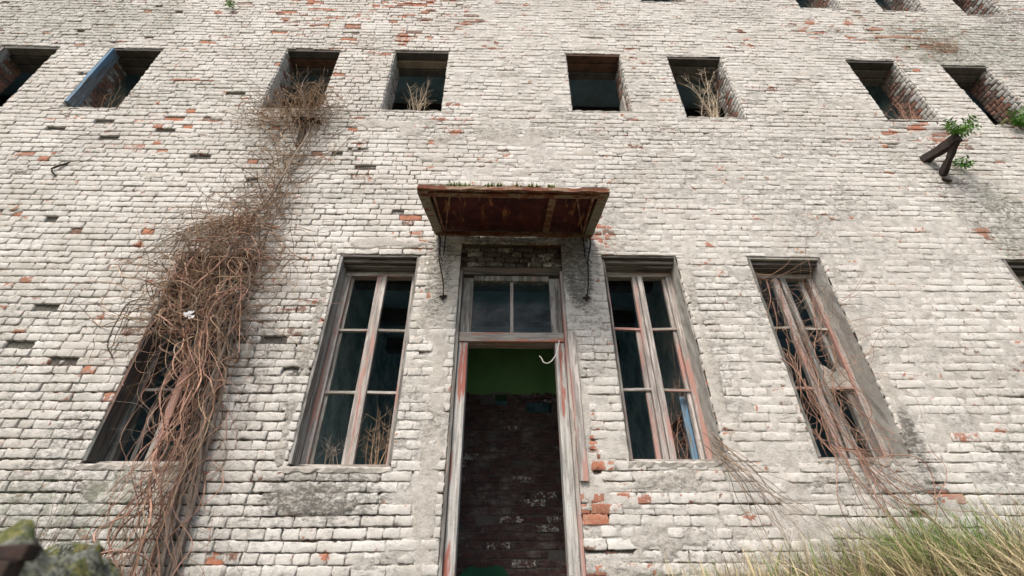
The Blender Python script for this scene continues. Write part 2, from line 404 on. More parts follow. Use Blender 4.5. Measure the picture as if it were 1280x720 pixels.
# single bricks the photograph shows missing or broken open
BROKEN=[(-4.64,2.95),(-4.45,2.95),(-4.15,2.77),(-4.54,3.35),(-3.76,3.11),(-2.23,3.02),(-2.12,3.02),(-1.95,2.68),(4.35,3.50),(-5.35,4.05),(2.6,1.42),(.66,1.75),(.67,1.2),(.9,1.2),(4.1,1.5),
        (-5.35,6.28),(-4.5,6.05),(-3.9,5.55),(-1.8,5.45),(.05,7.1),(-6.0,6.1),(-.95,6.45),(5.3,6.0),(5.55,6.42),(5.9,6.42),(6.15,6.42),(3.4,1.55)]
for i,r in enumerate(rects):
    near=min(abs(cx[i]-a)/.14+abs(cz[i]-b)/.05 for a,b in BROKEN)
    yo=(rr[i,0]-.5)*.011; pa=1.0-.28*rr[i,1]**2
    if near<1.0:
        pa=.12; yo=-.022-.012*rr[i,2]
        if rr[i,3]<.2: continue
    elif rr[i,1]<bn[i]*.5:
        pa=.16+.42*rr[i,2]; yo-=.010*rr[i,3]
    elif rr[i,3]<.006: continue
    elif rr[i,2]<.05+bn[i]*.6: pa=.62
    kk=int(cz[i]/CH)
    full.append((*r,yo,pa,rr[i,1]*.3+rr[i,2]*.7))
building=tag(empty('abandoned_building',(0,0,0)),'derelict whitewashed brick building with empty windows and a rusty canopy over its doorway','building')
V,F,C=bricks_on(full,(0,0,0),(1,0,0),(0,-1,0),None,lambda x,z,y:grime(x,z),greenness,3)
C[:,0]-=.60*sstep(.70,.83,fbm(V[:,0]*3.,V[:,2]*7.5,51)+bareness(V[:,0],V[:,2])*.34)
np_mesh('brick_wall',V,F,BR,building,(0,0,0),C)

# mortar and render behind / over the bricks: a real height field
def snapped(a,b,step,edges):
    g=np.arange(a,b+step/2,step)
    for e in sorted(set(edges)):
        if a<e<b: g[np.argmin(abs(g-e))]=e
    return np.unique(g)
gx=snapped(X0,X1,.022,[o[i] for o in OPEN for i in (0,1)]); gz=snapped(-.35,Z1,.0215,[o[i] for o in OPEN for i in (2,3)])
GX,GZ=np.meshgrid(gx,gz,indexing='ij')
fl=filling(GX,GZ); co=coating(GX,GZ)*1.15+(fbm(GX*5,GZ*8,12,5)-.5)*2.0-.05
cm=sstep(.52,.66,co)
depth=.027-.0255*sstep(.22,.78,fl)
depth=depth+(fbm(GX*14,GZ*14,21)-.5)*.010
for zz,x0,x1 in ((4.27,-9,-.95),(9.25,.2,7),(6.12,-.6,3.4)):
    line=(np.abs(GZ-zz-.012*np.sin(GX*1.7)-.01*(fbm(GX*2,GX*0,5)-.5))<.016)&(GX>x0)&(GX<x1)&(fbm(GX*1.3,GZ*0+zz,6)>.42)
    depth=np.where(line,.03,depth)
thick=-.0015-.006*sstep(.66,1.2,co)+(fbm(GX*7,GZ*7,33)-.5)*.012+(fbm(GX*28,GZ*28,35)-.5)*.006
Y=depth*(1-cm)+thick*cm
nx,nz=GX.shape
i=np.arange(nx-1)[:,None]*nz+np.arange(nz-1)[None,:]
mx=(GX[:-1,:-1]+GX[1:,1:])/2; mz=(GZ[:-1,:-1]+GZ[1:,1:])/2
keep=np.ones(mx.shape,bool)
for (a0,a1,b0,b1) in OPEN: keep&=~((mx>a0)&(mx<a1)&(mz>b0)&(mz<b1))
F=np.stack([i,i+nz,i+nz+1,i+1],-1)[keep]
V=np.stack([GX,Y,GZ],-1).reshape(-1,3)
C=np.stack([np.maximum(fl*1.05,cm),cm,grime(GX,GZ),greenness(GX,GZ)],-1).reshape(-1,4)
np_mesh('mortar',V,F,MO,building,(0,0,0),C)

# solid core of the wall
def core():
    xs=sorted(set([X0-1,X1+1]+[o[i] for o in OPEN for i in (0,1)])); zs=sorted(set([-.5,13.4]+[o[i] for o in OPEN for i in (2,3)]))
    def solid(i,j):
        if i<0 or j<0 or i>=len(xs)-1 or j>=len(zs)-1: return False
        x=(xs[i]+xs[i+1])/2; z=(zs[j]+zs[j+1])/2
        return not any(a<x<b and c<z<d for a,b,c,d in OPEN)
    m=MB(); y0,y1=.034,WT
    for i in range(len(xs)-1):
        for j in range(len(zs)-1):
            if not solid(i,j): continue
            a,b,c,d=xs[i],xs[i+1],zs[j],zs[j+1]
            m.add([(a,y0,c),(b,y0,c),(b,y0,d),(a,y0,d)],[(0,1,2,3)]); m.add([(a,y1,c),(b,y1,c),(b,y1,d),(a,y1,d)],[(3,2,1,0)])
            if not solid(i-1,j): m.add([(a,y0,c),(a,y1,c),(a,y1,d),(a,y0,d)],[(3,2,1,0)])
            if not solid(i+1,j): m.add([(b,y0,c),(b,y1,c),(b,y1,d),(b,y0,d)],[(0,1,2,3)])
            if not solid(i,j-1): m.add([(a,y0,c),(b,y0,c),(b,y1,c),(a,y1,c)],[(0,1,2,3)])
            if not solid(i,j+1): m.add([(a,y0,d),(b,y0,d),(b,y1,d),(a,y1,d)],[(3,2,1,0)])
    m.build('wall_core',CONC,building,(0,0,0))
core()

# ------------------------------------------------------------------ interior
def interior():
    m=MB(); xs=[X0-1,-10.2,-8.2,-7.9,-6.7,-6.4,-4.6,-4.3,-2.4,-2.05,-.1,.2,2.1,2.45,4.45,4.75,6.5,6.8,8.8,9.1,11,X1+1]; prev=-.3
    for z0,z1 in ((.1,3.0),(5.5,8.5),(9.4,12.3)):  # unseen rear openings between piers, added to let sky light into the rooms
        m.box(xs[0],xs[-1],5.6,5.9,prev,z0)
        for a,b in zip(xs[0::2],xs[1::2]): m.box(a,b,5.6,5.9,z0,z1)
        m.box(xs[-2],xs[-1],5.6,5.9,z0,z1) if len(xs)%2 else None
        prev=z1
    m.box(xs[0],xs[-1],5.6,5.9,prev,13.4); m.build('back_wall',INT,building)
    for x in (X0-1,X1+.7): MB().box(x,x+.3,WT+.002,5.598,-.3,13.4).build('side_wall',INT,building)
    for z0,z1 in ((-.35,0.),(4.9,5.25),(8.75,9.1),(12.6,12.9)):
        MB().box(X0-.69,X1+.69,WT+.004,5.594,z0,z1).build('floor_slab',SLAB,building)
    MB().box(X0-1,X1+1,-.02,5.9,13.42,13.6).build('roof',CONC,building)  # unseen slab, added to keep sky light out from above
    # partitions of the ground storey
    for x in (-2.25,2.28): MB().box(x-.08,x+.08,WT+.006,5.592,.004,4.896).build('partition_wall',INTL,building)
    for x in (-4.45,4.6): MB().box(x-.08,x+.08,WT+.006,5.592,5.254,8.746).build('partition_wall',INTL,building)
    for x in (-6.55,0.2,6.6): MB().box(x-.08,x+.08,WT+.006,5.592,5.254,8.746).build('partition_wall',INT,building)
    rl=[]; z=.6; k=0
    while z<2.75:
        y=.46+(.13 if k%2 else 0)
        while y<2.4:
            if z<2.3 or random.random()<.7: rl.append((y,y+.245,z,z+.068,random.uniform(-.01,.01),.1,random.random()))
            y+=.26
        z+=CH; k+=1
    V,F,C=bricks_on(rl,(2.195,0,0),(0,1,0),(-1,0,0),None,lambda x,z,y:.2+0*x,None,77)
    np_mesh('exposed_interior_bricks',V,F,BR,building,(2.195,.46,.6),C)
    for y in (1.5,2.6,3.7):
        MB().box(-2.16,2.19,y,y+.18,4.66,4.897).build('ceiling_beam',CONC,building)
    for y in (1.4,2.5): MB().box(X0-.5,X1+.5,y,y+.2,8.5,8.747).build('ceiling_beam',CONC_D,building)
interior()
# bare brick wall inside, straight behind the doorway, green painted above
PY=1.55
rc=[]; z=0.; k=0
while z<3.02:
    x=-.66-(.13 if k%2 else 0)
    while x<.86:
        rc.append((x,x+.248,z,z+.07)); x+=.26
    z+=CH; k+=1
rc=cut(rc,[(-.09,.06,2.90,3.04),(.30,.62,2.80,2.94),(.32,.55,2.62,2.66)])
rc=[(*r,random.uniform(-.010,.006),(.42 if random.random()<.10 else .05),random.choice((.62,.95,.8,.7,.1))) for r in rc if random.random()>.03]
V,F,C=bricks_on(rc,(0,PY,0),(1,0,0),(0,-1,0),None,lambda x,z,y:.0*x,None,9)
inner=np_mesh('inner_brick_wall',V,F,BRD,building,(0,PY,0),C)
MB().box(-.78,1.0,PY+.012,PY+.25,0.005,2.80).box(-.78,-.09,PY+.013,PY+.25,2.80,3.03).box(.06,.31,PY+.013,PY+.25,2.80,3.03).box(.62,1.0,PY+.013,PY+.25,2.80,3.03).build('inner_mortar',CONC_D,building)
MB().box(-.78,1.0,PY+.004,PY+.25,3.034,3.86).build('green_wall_band',GREEN,building)
for x in (-.80,1.02): MB().box(x-.07,x+.07,WT+.008,PY+.26,.006,4.655).build('partition_wall',INT,building)
def green_patch():
    m=MB(); n=26; pts=[]
    for i in range(n+1):
        x=-.42+1.0*i/n*.62; h=1.17+.012*math.sin(i*.5)+random.uniform(-.015,.015)-(max(0,i-19)*.028)-(max(0,5-i)*.012); pts.append((x,h))
    V=[];F=[]
    for x,h in pts: V+=[(x,PY-.014,.3),(x,PY-.014,h),(x,PY+.0,h)]
    for i in range(n): F+=[(3*i,3*i+3,3*i+4,3*i+1),(3*i+1,3*i+4,3*i+5,3*i+2)]
    m.add(V,F); m.build('green_paint_patch',plain('bright_green_paint',(.02,.11,.055),(.015,.07,.04),3),building)
green_patch()

# ------------------------------------------------------------------ upper window openings
def reveal_bricks(name,side,o,depth,seed,red,parent,y_out=.13):
    x0,x1,z0,z1=o; X=x0 if side<0 else x1; N=(1,0,0) if side<0 else (-1,0,0)
    rl=[]; z=math.floor(z0/CH)*CH; k=int(round(z/CH))
    while z<z1:
        a,b=max(z,z0),min(z+CH-.011,z1)
        if b-a>.02:
            cuts=[.012,.125,.255,depth] if k%2==0 else [.012,.065,.19,.32,depth]
            for u0,u1 in zip(cuts[:-1],cuts[1:]):
                outer=u0<y_out-.02
                pa=(.95 if random.random()<.92 else .6) if outer else (.05 if random.random()<red else .72)
                rl.append((u0+.004,u1-.006,a,b,random.uniform(-.003,.005),pa,random.random()))
        z+=CH; k+=1
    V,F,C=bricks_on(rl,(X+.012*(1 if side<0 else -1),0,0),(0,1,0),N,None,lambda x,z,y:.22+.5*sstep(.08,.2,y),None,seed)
    return np_mesh(name,V,F,BR,parent,(X,0,z0),C)
def opening(o,i,beams,red):
    x0,x1,z0,z1=o
    par=empty('window_opening',((x0+x1)/2,.02,z0),building)
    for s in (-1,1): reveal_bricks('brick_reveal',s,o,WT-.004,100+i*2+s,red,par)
    ys=[.016,.14,.27,WT-.004]; 
    for j,bm in enumerate(beams):
        MB().box(x0+.015,x1-.015,ys[j],ys[j+1]-.006,z1-.045-.03*j,z1+.02,).build('lintel',bm,par,bevel=.006)
    # crumbled ledge
    n=16; m=MB(); V=[];F=[]
    for a in range(n+1):
        x=x0+.014+(x1-x0-.028)*a/n
        for y in (-.004,.06,.2,WT-.006):
            V.append((x,y+ (random.uniform(-.006,.006) if y<.1 else 0),z0+.012+random.uniform(0,.022)+(.01 if y>.1 else 0)))
        V.append((x,-.002,z0-.004))
    for a in range(n):
        for b in range(3): F.append((a*5+b,a*5+5+b,a*5+6+b,a*5+1+b))
        F.append((a*5+4,a*5+9,a*5+5,a*5))
    m.add(V,F); m.build('ledge',SILLM,par)
    return par
bs=[(CONC,CONC_D,CONC_D),(CONC_D,CONC_D,CONC_D),(CONC_D,CONC_B,CONC_D),(CONC_D,CONC_L,CONC_D),(CONC_B,CONC_B,CONC_D),(CONC_D,CONC,CONC),(CONC_D,CONC,CONC),(CONC,CONC,CONC_D),(CONC,CONC,CONC)]
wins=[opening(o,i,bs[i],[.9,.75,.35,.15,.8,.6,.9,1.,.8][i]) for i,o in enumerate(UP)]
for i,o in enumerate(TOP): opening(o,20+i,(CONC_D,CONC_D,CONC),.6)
# remains of frames in two upper openings
x0,x1,z0,z1=UP[1]
MB().bar((x0+.05,.05,z0+.12),(x0+.045,.05,z1-.06),.06,.15,(0,1,0),6,.002).build('blue_jamb_board',BLUE,wins[1],bevel=.004)
x0,x1,z0,z1=UP[0]
MB().bar((x0+.05,.05,z0+.1),(x0+.05,.05,z1-.06),.05,.12,(0,1,0),6,.002).build('grey_jamb_board',GREYW,wins[0],bevel=.004)
x0,x1,z0,z1=UP[7]
MB().bar((x0+.15,.30,z0+.05),(x0+.62,.30,z0+.33),.04,.05,(0,0,1)).bar((x0+.6,.30,z0+.02),(x0+.6,.30,z0+.3),.04,.05,(0,1,0)).build('broken_frame',GREYW,wins[7],bevel=.003)
x0,x1,z0,z1=UP[4]
MB().box(x1-.05,x1-.02,.15,.36,z0+.02,z0+.62).build('plaster_remnant',SILLM,wins[4],bevel=.01)
for dx,h,w in ((.30,1.1,.05),(.44,.95,.09),(.62,.8,.06)):
    m=MB(); m.bar((x0+dx,.9,z0-.1),(x0+dx+.03,.95,z0+h),w,.012,(0,1,0),8,.008); m.build('hanging_batten',INTL,wins[4])

# ------------------------------------------------------------------ lower windows
def lower(key,style):
    x0,x1,z0,z1=LOW[key]; c=((x0+x1)/2,.2,z0); RY=.19
    reveal_m=GREYW if style in('L0','L1') else PLAST
    if style=='L0': reveal_m=DARKW
    fx0,fx1,fz0,fz1=x0+.028,x1-.028,z0+.055,z1-.165
    f=MB(); pw=.062
    f.box(fx0,fx0+pw,RY,RY+.09,fz0,fz1); f.box(fx1-pw,fx1,RY,RY+.09,fz0,fz1)
    win=f.build('window',DARKW if style=='L0' else W_V,building,c,bevel=.004)
    MB().box(fx0,fx1,RY-.002,RY+.088,fz1+.002,fz1+.062).build('head_rail',W_H,win,bevel=.004)
    MB().box(fx0,fx1,RY-.05,RY+.088,fz0-.045,fz0-.002).build('bottom_rail',W_H,win,bevel=.005)
    # boards closing the head
    MB().box(x0+.006,x1-.006,.055,.16,z1-.075,z1-.004).box(x0+.01,x1-.01,.10,RY+.07,z1-.10,z1-.077).build('head_board',GREYH,win,bevel=.004)
    MB().box(x0+.004,x1-.004,.012,.05,z1-.03,z1+.03).build('lintel',GREYH if style!='R2' else PLAST,win,bevel=.006)
    # side linings
    for s,xa,xb in ((-1,x0+.001,x0+.026),(1,x1-.026,x1-.001)):
        m=MB()
        if reveal_m is PLAST:
            n=16; ny=4; V=[];Fq=[]
            for a in range(n+1):
                zz=z0+.03+(z1-.03-z0)*a/n
                for b in range(ny+1):
                    V.append(((xb if s<0 else xa)+random.uniform(-.007,.004)*-s,.0-.006*(b==0)+b*(RY+.05)/ny,zz))
            for a in range(n):
                for b in range(ny):
                    q=a*(ny+1)+b; Fq.append((q,q+1,q+ny+2,q+ny+1))
            m.add(V,Fq); m.box(min(xa,xb)+.002,max(xa,xb)-.012 if s<0 else max(xa,xb)-.002,.03,.3,z0+.03,z1-.02) if s<0 else m.box(xa+.012,xb-.002,.03,.3,z0+.03,z1-.02)
        else:
            m.bar(((xa+xb)/2,.06,z0+.03),((xa+xb)/2,.06,z1-.03),.026,.10,(0,1,0),8,.0015); m.bar(((xa+xb)/2+.004*-s,.165,z0+.03),((xa+xb)/2+.004*-s,.165,z1-.03),.026,.10,(0,1,0),8,.0015)
        m.build('reveal_lining',reveal_m,win)
    # sill
    n=20; V=[];Fq=[]
    for a in range(n+1):
        x=x0-.015+(x1-x0+.03)*a/n
        for y,zz in ((-.004,-.04),(-.009,-.008),(.004,.010),(.10,.022),(RY+.05,.03)):
            V.append((x,y+random.uniform(-.006,.005),z0+zz+random.uniform(-.010,.008)))
        V.append((x,.03,z0-.05))
    for a in range(n):
        for b in range(5):
            q=a*6+b; 
            Fq.append((q,q+6,q+7,q+1) if b<4 else (a*6+5,a*6+11,a*6+6,a*6))
    MB().add(V,Fq).build('sill',SILLM,win)
    def vbar(xa,xb,za,zb,w,y=RY+.03,d=.05,mat=W_V,name='mullion'):
        return MB().bar((xa,y,za),(xb,y,zb),w,d,(0,1,0),5,.0015).build(name,mat,win,bevel=.003)
    def hbar(xa,xb,za,zb,y=RY+.03,mat=W_H):
        return MB().bar((xa,y,za),(xb,y,zb),.035,.026,(0,0,1),4,.0012).build('glazing_bar',mat,win,bevel=.002)
    mid=(fx0+fx1)/2; H=fz1-fz0; b1=fz0+H*.333; b2=fz0+H*.667
    if style=='L1':
        vbar(mid-.022,mid-.022,fz0,fz1,.055); vbar(mid+.033,mid+.033,fz0,fz1,.05,RY+.018)
        for zz in (b1,b2):
            hbar(fx0+pw,mid-.05,zz,zz); hbar(mid+.06,fx1-pw,zz+.003,zz-.002)
        vbar(fx0+pw+.016,fx0+pw+.016,fz0,fz1,.03,RY+.05,.03,GREYW,'stile'); 
    elif style=='R1':
        vbar(mid-.03,mid-.03,fz0,fz1,.05); vbar(mid+.03,mid+.03,fz0,fz1,.058,RY+.01)
        hbar(fx0+pw,mid-.05,b2+.01,b2); hbar(mid+.06,fx1-pw,b2,b2+.01); hbar(fx0+pw,mid-.05,b1,b1+.004); hbar(mid+.06,fx1-pw,b1,b1-.004)
        vbar(mid-.085,mid-.078,fz0,b2,.045,RY+.05,.04,W_V,'stile'); vbar(fx1-pw-.02,fx1-pw-.02,fz0,fz1,.034,RY+.05,.04,W_V,'stile')
        MB().box(fx1-pw-.09,fx1-pw-.03,RY+.10,RY+.13,fz0+.02,fz0+.62).build('blue_strip',BLUE,win,bevel=.004)
    elif style=='R2':
        vbar(mid-.04,mid-.05,fz0,fz1,.07); vbar(mid+.035,mid+.03,fz0,fz1,.06,RY+.012,mat=GREYW)
        vbar(fx1-pw-.03,fx1-pw-.05,fz0,fz1,.05,RY+.08,.06,GREYW,'stile'); vbar(fx1-pw-.13,fx1-pw-.16,fz0,b1,.05,RY+.15,.05,GREYW,'stile')
        hbar(fx0+pw*.2,mid-.07,b2+.02,b2+.03); hbar(mid+.07,fx1-pw,b2+.02,b2+.015); hbar(fx0+pw*.2,fx1-pw,b1+.01,b1+.02)
        m=MB(); pts=[(0,0),(.30,0),(.30,.16),(.24,.21),(.15,.15),(.08,.22),(0,.25)]
        P=[(mid+.05+a,RY+.02,b1+.03+b) for a,b in pts]; Q=[(a,b+.014,c_) for a,b,c_ in P]; n=len(P)
        m.add(P+Q,[tuple(range(n)),tuple(range(2*n-1,n-1,-1))]+[(i,i+n,(i+1)%n+n,(i+1)%n) for i in range(n)]); m.build('broken_panel',SILLM,win)
    elif style=='L0':
        vbar(mid-.02,mid-.02,fz0,fz1,.08,mat=W_V); vbar(fx0+pw+.10,fx0+pw+.06,fz0,fz1,.04,RY+.12,.04,DARKW,'stile')
        for zz in (b1,b2): hbar(fx0+pw,fx1-pw,zz,zz+.005,mat=GREYH)
    else:
        vbar(mid,mid,fz0,fz1,.08,mat=GREYW)
        for zz in (b1,b2): hbar(fx0+pw,fx1-pw,zz,zz)
    return win
LW={k:lower(k,k) for k in LOW}

# ------------------------------------------------------------------ doorway
dx0,dx1=DOOR[0],DOOR[1]
dw=MB(); dw.box(dx0+.035,dx0+.125,.06,.20,0,3.02).box(dx1-.125,dx1-.035,.06,.20,0,3.02)
door=dw.build('door_frame',DOORW,building,(.09,.12,0),bevel=.005)
MB().box(dx0+.002,dx0+.033,.015,.22,0,3.86).build('casing_board',GREYW,door,bevel=.004)
MB().box(dx1-.033,dx1-.002,.015,.22,0,3.86).build('casing_board',W_V,door,bevel=.004)
MB().bar((dx1+.035,-.022,1.72),(dx1+.028,-.022,3.1),.075,.02,(0,1,0),8,.003).build('casing_strip',W_V,door,bevel=.003)
MB().box(dx0+.034,dx1-.034,.045,.21,3.022,3.125).build('transom_bar',BARH,door,bevel=.006)
tr=MB().box(dx0+.036,dx0+.15,.075,.165,3.127,3.80).box(dx1-.15,dx1-.036,.075,.165,3.127,3.80).box(dx0+.152,dx1-.152,.076,.164,3.765,3.83).build('transom_window',GREYW,door,bevel=.004)
MB().box(.075,.108,.10,.14,3.127,3.763).build('transom_mullion',W_V,door,bevel=.003)
for a,b in ((dx0+.152,.073),(.110,dx1-.152)): MB().box(a,b,.117,.121,3.127,3.762).build('pane',GLASS,door)
MB().box(dx0+.004,dx1-.004,.05,.22,3.835,3.93).build('door_head',GREYH,door,bevel=.006)
# crumbled brick and timber above the head
rl=[];z=3.945;k=0
while z<4.20:
    x=dx0-.0+(.0 if k%2 else .07)
    while x<dx1-.05:
        w=random.uniform(.10,.25); rl.append((x,min(x+w,dx1),z,z+.055,random.uniform(-.045,-.012),random.choice((0,.1,.3,.5)),random.choice((.2,.62,.7,.95)))); x+=w+.012
    z+=.069;k+=1
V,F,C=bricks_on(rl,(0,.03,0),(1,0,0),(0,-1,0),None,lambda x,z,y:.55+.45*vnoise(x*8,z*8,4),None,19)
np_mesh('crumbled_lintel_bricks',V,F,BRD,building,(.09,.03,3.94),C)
MB().bar((dx0-.03,.07,4.235),(dx1+.03,.06,4.245),.10,.06,(0,0,1),10,.006).build('lintel_timber',DARKH,building,bevel=.005)
MB().box(dx0+.002,dx1-.002,.10,.39,3.932,4.2).build('lintel_backing',CONC_D,building)

# ------------------------------------------------------------------ rusty canopy
def canopy():
    bx0,bx1,fx0,fx1=-.76,.99,-.82,1.0; yb,yf=-.03,-.90; zb,zf=4.36,4.165; fh=.048
    par=MB()
    # roof sheet (sloping) with thickness
    n=14; V=[];Fq=[]
    for i in range(n+1):
        t=i/n
        for j in range(7):
            s=j/6; x=(bx0+(bx1-bx0)*t)*(1-s)+(fx0+(fx1-fx0)*t)*s; y=yb+(yf-yb)*s; zz=zb+(zf-zb)*s+.006*math.sin(i*1.3+j)
            V.append((x,y,zz))
    for i in range(n):
        for j in range(6):
            q=i*7+j; Fq.append((q,q+7,q+8,q+1))
    o=par.add(V,Fq).build('canopy',RUST,building,(.1,-.45,4.2)); mm=o.modifiers.new('t','SOLIDIFY'); mm.thickness=.006
    def strip(a,b,h,d,mat,name,seg=8,jit=.003): return MB().bar(a,b,d,h,(0,0,1),seg,jit).build(name,mat,o,bevel=.003)
    strip((fx0,yf,zf-.008),(fx1,yf,zf-.02),fh,.03,RUSTE,'front_fascia',22,.007)
    strip((fx0+.03,yf+.06,zf-.03),(fx1-.03,yf+.06,zf-.03),.022,.05,RUSTE,'front_lip',12,.004)
    for s,(xb,xf) in ((-1,(bx0,fx0)),(1,(bx1,fx1))):
        # broad side board, underside seen as a wide band
        MB().bar((xb-.035*s,yb,zb-.03),(xf-.045*s,yf+.02,zf-.03),.10,.035,(0,0,1),8,.003).build('side_flange',RUSTO,o,bevel=.003)
        MB().bar((xb-.11*s,yb-.01,zb-.055),(xf-.15*s,yf+.05,zf-.05),.018,.035,(0,0,1),8,.004).build('side_rib',RUSTE,o)
        MB().bar((xb-.10*s,yb-.01,zb-.05),(xf-.30*s,yf+.06,zf-.045),.014,.014,(0,0,1),8,.004).build('side_brace',RUSTE,o)
    strip((bx0-.0,yb-.02,zb-.045),(bx1,yb-.02,zb-.045),.05,.035,RUSTE,'wall_angle',14,.003)
    for xx in (.47,): MB().bar((xx,yb-.03,zb-.02),(xx*1.06-.02,yf+.04,zf-.02),.07,.012,(0,0,1),10,.004).build('rust_streaked_rib',RUSTE,o)
    # moss along the front edge
    for a,b in ((-.55,-.28),(-.20,.02),(.06,.16),(.20,.36),(.40,.52)):
        m=MB(); cnt=int((b-a)*260)
        for _ in range(cnt):
            x=random.uniform(a,b); e=1-abs((x-(a+b)/2)/((b-a)/2))**2; y=yf+random.uniform(-.02,.09); zz=zf+.018
            h=(.02+.055*e)*random.uniform(.5,1); r=random.uniform(.008,.016)
            Vt=[(x+r*math.cos(t),y+r*math.sin(t),zz) for t in (0,1.57,3.14,4.71)]+[(x+random.uniform(-.008,.008),y,zz+h)]
            m.add(Vt,[(0,1,4),(1,2,4),(2,3,4),(3,0,4)])
        m.build('moss_clump',MOSS,o)
    # wrought brackets: hanging bowed rod with small scrolls
    for s,x in ((-1,-.62),(1,.86)):
        pts=[]
        for i in range(13):
            t=i/12; zz=4.28-.78*t; y=-.05-.16*math.sin(math.pi*min(1,t*1.05))*(1-.35*t); pts.append((x+s*.10*(1-t)**1.2+.012*math.sin(t*9),y,zz))
        m=MB(); m.tube(pts,.009,.007,6)
        m.tube([(x+s*.03,-.05,4.28-.05*i*0.9) for i in range(7)],.008,.008,6)
        m.tube([(x+s*.10-.05*s*i/8,-.10-.06*math.sin(i*.5),4.26-.33*i/8) for i in range(9)],.006,.005,5)
        for q in range(2):
            cz_=4.05-.17*q
            m.tube([(x+s*(.05+.035*math.cos(t)*(1-t/9)),-.10,cz_+.05*math.sin(t)*(1-t/9)) for t in np.linspace(0,6,14)],.005,.004,5)
        m.tube([(x-.03,-.018,3.50),(x,-.03,3.49),(x+.035,-.02,3.505)],.014,.014,5); m.tube([(x,-.02,3.46),(x+.004,-.03,3.53)],.010,.010,5)
        m.build('scroll_bracket',IRON,o)
    return o
canopy()

# ------------------------------------------------------------------ iron brackets left in the wall
o=MB().bar((5.56,.03,5.72),(5.71,-.38,5.72),.085,.11,(0,0,1),7,.011).bar((5.64,-.01,5.42),(5.70,-.33,5.68),.06,.07,(0,0,1),6,.009).bar((5.60,-.02,5.36),(5.68,-.03,5.29),.035,.03,(0,1,0),2,.004).build('support_bracket',IRON,building,bevel=.003)
o=MB().bar((-2.86,-.03,6.28),(-2.50,-.03,6.27),.14,.03,(0,0,1),4,.003).bar((-2.70,-.02,6.25),(-2.68,-.02,5.78),.07,.03,(0,1,0),2,.002).build('support_bracket',DARKH,building,bevel=.003)
MB().tube([(-5.40,0,5.43),(-5.46,-.02,5.36),(-5.53,-.03,5.28),(-5.49,-.03,5.22),(-5.44,-.01,5.18)],.012,.010,6).build('wall_hook',IRON,building)

# ------------------------------------------------------------------ vines
def walk(p,d,n,step,curl,guide=None,gw=.1,ylim=(-.35,-.008),conf=None):
    P=[np.array(p,float)]; d=np.array(d,float); d/=np.linalg.norm(d)
    om=RNG.normal(0,curl,3)
    for i in range(n):
        om=om*.8+RNG.normal(0,curl*.6,3)
        d=d+om*.25
        if guide is not None: d=d+gw*(guide(P[-1])-d)
        q=P[-1]
        if q[1]>ylim[1]-.015: d[1]-=.25
        if q[1]<ylim[0]: d[1]+=.3
        d/=np.linalg.norm(d)+1e-9
        q=q+d*step; q[1]=min(q[1],ylim[1]); P.append(q)
    return np.array(P)
def vcol(kind):
    t=RNG.random()
    if kind=='red': a,b=np.array((.35,.205,.145)),np.array((.19,.11,.08))
    elif kind=='pale': a,b=np.array((.46,.38,.28)),np.array((.30,.24,.17))
    elif kind=='tan': a,b=np.array((.33,.235,.15)),np.array((.18,.12,.08))
    else: a,b=np.array((.24,.195,.155)),np.array((.12,.095,.078))
    c=a*t+b*(1-t); 
    if RNG.random()<.08: c=c*1.35
    return (*np.clip(c*1.45,0,.8),1)
spine=np.array([(-2.50,-.1),(-2.54,1.0),(-2.60,1.5),(-2.60,2.0),(-2.64,2.6),(-2.90,3.2),(-3.04,3.9),(-2.80,4.4),(-2.72,4.9),(-2.66,5.7),(-2.80,6.4),(-2.80,6.85)])
half=np.array([.24,.20,.16,.13,.15,.36,.46,.30,.24,.36,.44,.44])
def sp(z): return np.interp(z,spine[:,1],spine[:,0])
def hw(z): return np.interp(z,spine[:,1],half)
def gdown(s0,zend=-.2):
    def g(p):
        tx=sp(p[2]-.15)+s0*hw(p[2]-.15); return np.array((np.clip((tx-p[0])*5,-1.2,1.2),(-.10-.1*abs(s0)-p[1])*1.5,-1.))
    return g
def gup(s0):
    def g(p):
        tx=sp(p[2]+.15)+s0*hw(p[2]+.15); return np.array((np.clip((tx-p[0])*4,-1.2,1.2),(-.05-p[1])*1.5,1.))
    return g
vine=tag(empty('dead_climbing_vine',(-2.5,-.1,0)),'huge leafless reddish brown creeper smothering the far left window and climbing to the sill above','vine')
A=MB(); B_=MB(); C_=MB()
for _ in range(105):   # hanging stems
    s=np.clip(RNG.normal(0,.5),-1,1.); z0=RNG.uniform(1.6,4.3); x=sp(z0)+s*hw(z0)*.8
    if z0>2.6 and RNG.random()<.5: s=abs(s)*.9+.1; x=sp(z0)+s*hw(z0)
    P=walk((x,RNG.uniform(-.32,-.04),z0),(0,0,-1),int(RNG.uniform(22,52)),.055,.72,gdown(np.clip(s,-.9,.95)),.2)
    P=P[(P[:,0]>sp(P[:,2])-.75)&(P[:,0]<sp(P[:,2])+.42)]
    if len(P)<4: continue
    r=RNG.choice((.0025,.003,.0035,.0045,.008)); A.tube(P,r,r*.6,4,vcol('red' if RNG.random()<.72 else 'tan'))
for _ in range(7):
    s=RNG.uniform(-.3,.9); P=walk((-2.5+s*.1,-.06,0),(0,0,1),int(RNG.uniform(45,90)),.07,.12,gup(s),.2); A.tube(P,.020,.007,6,vcol('grey'))
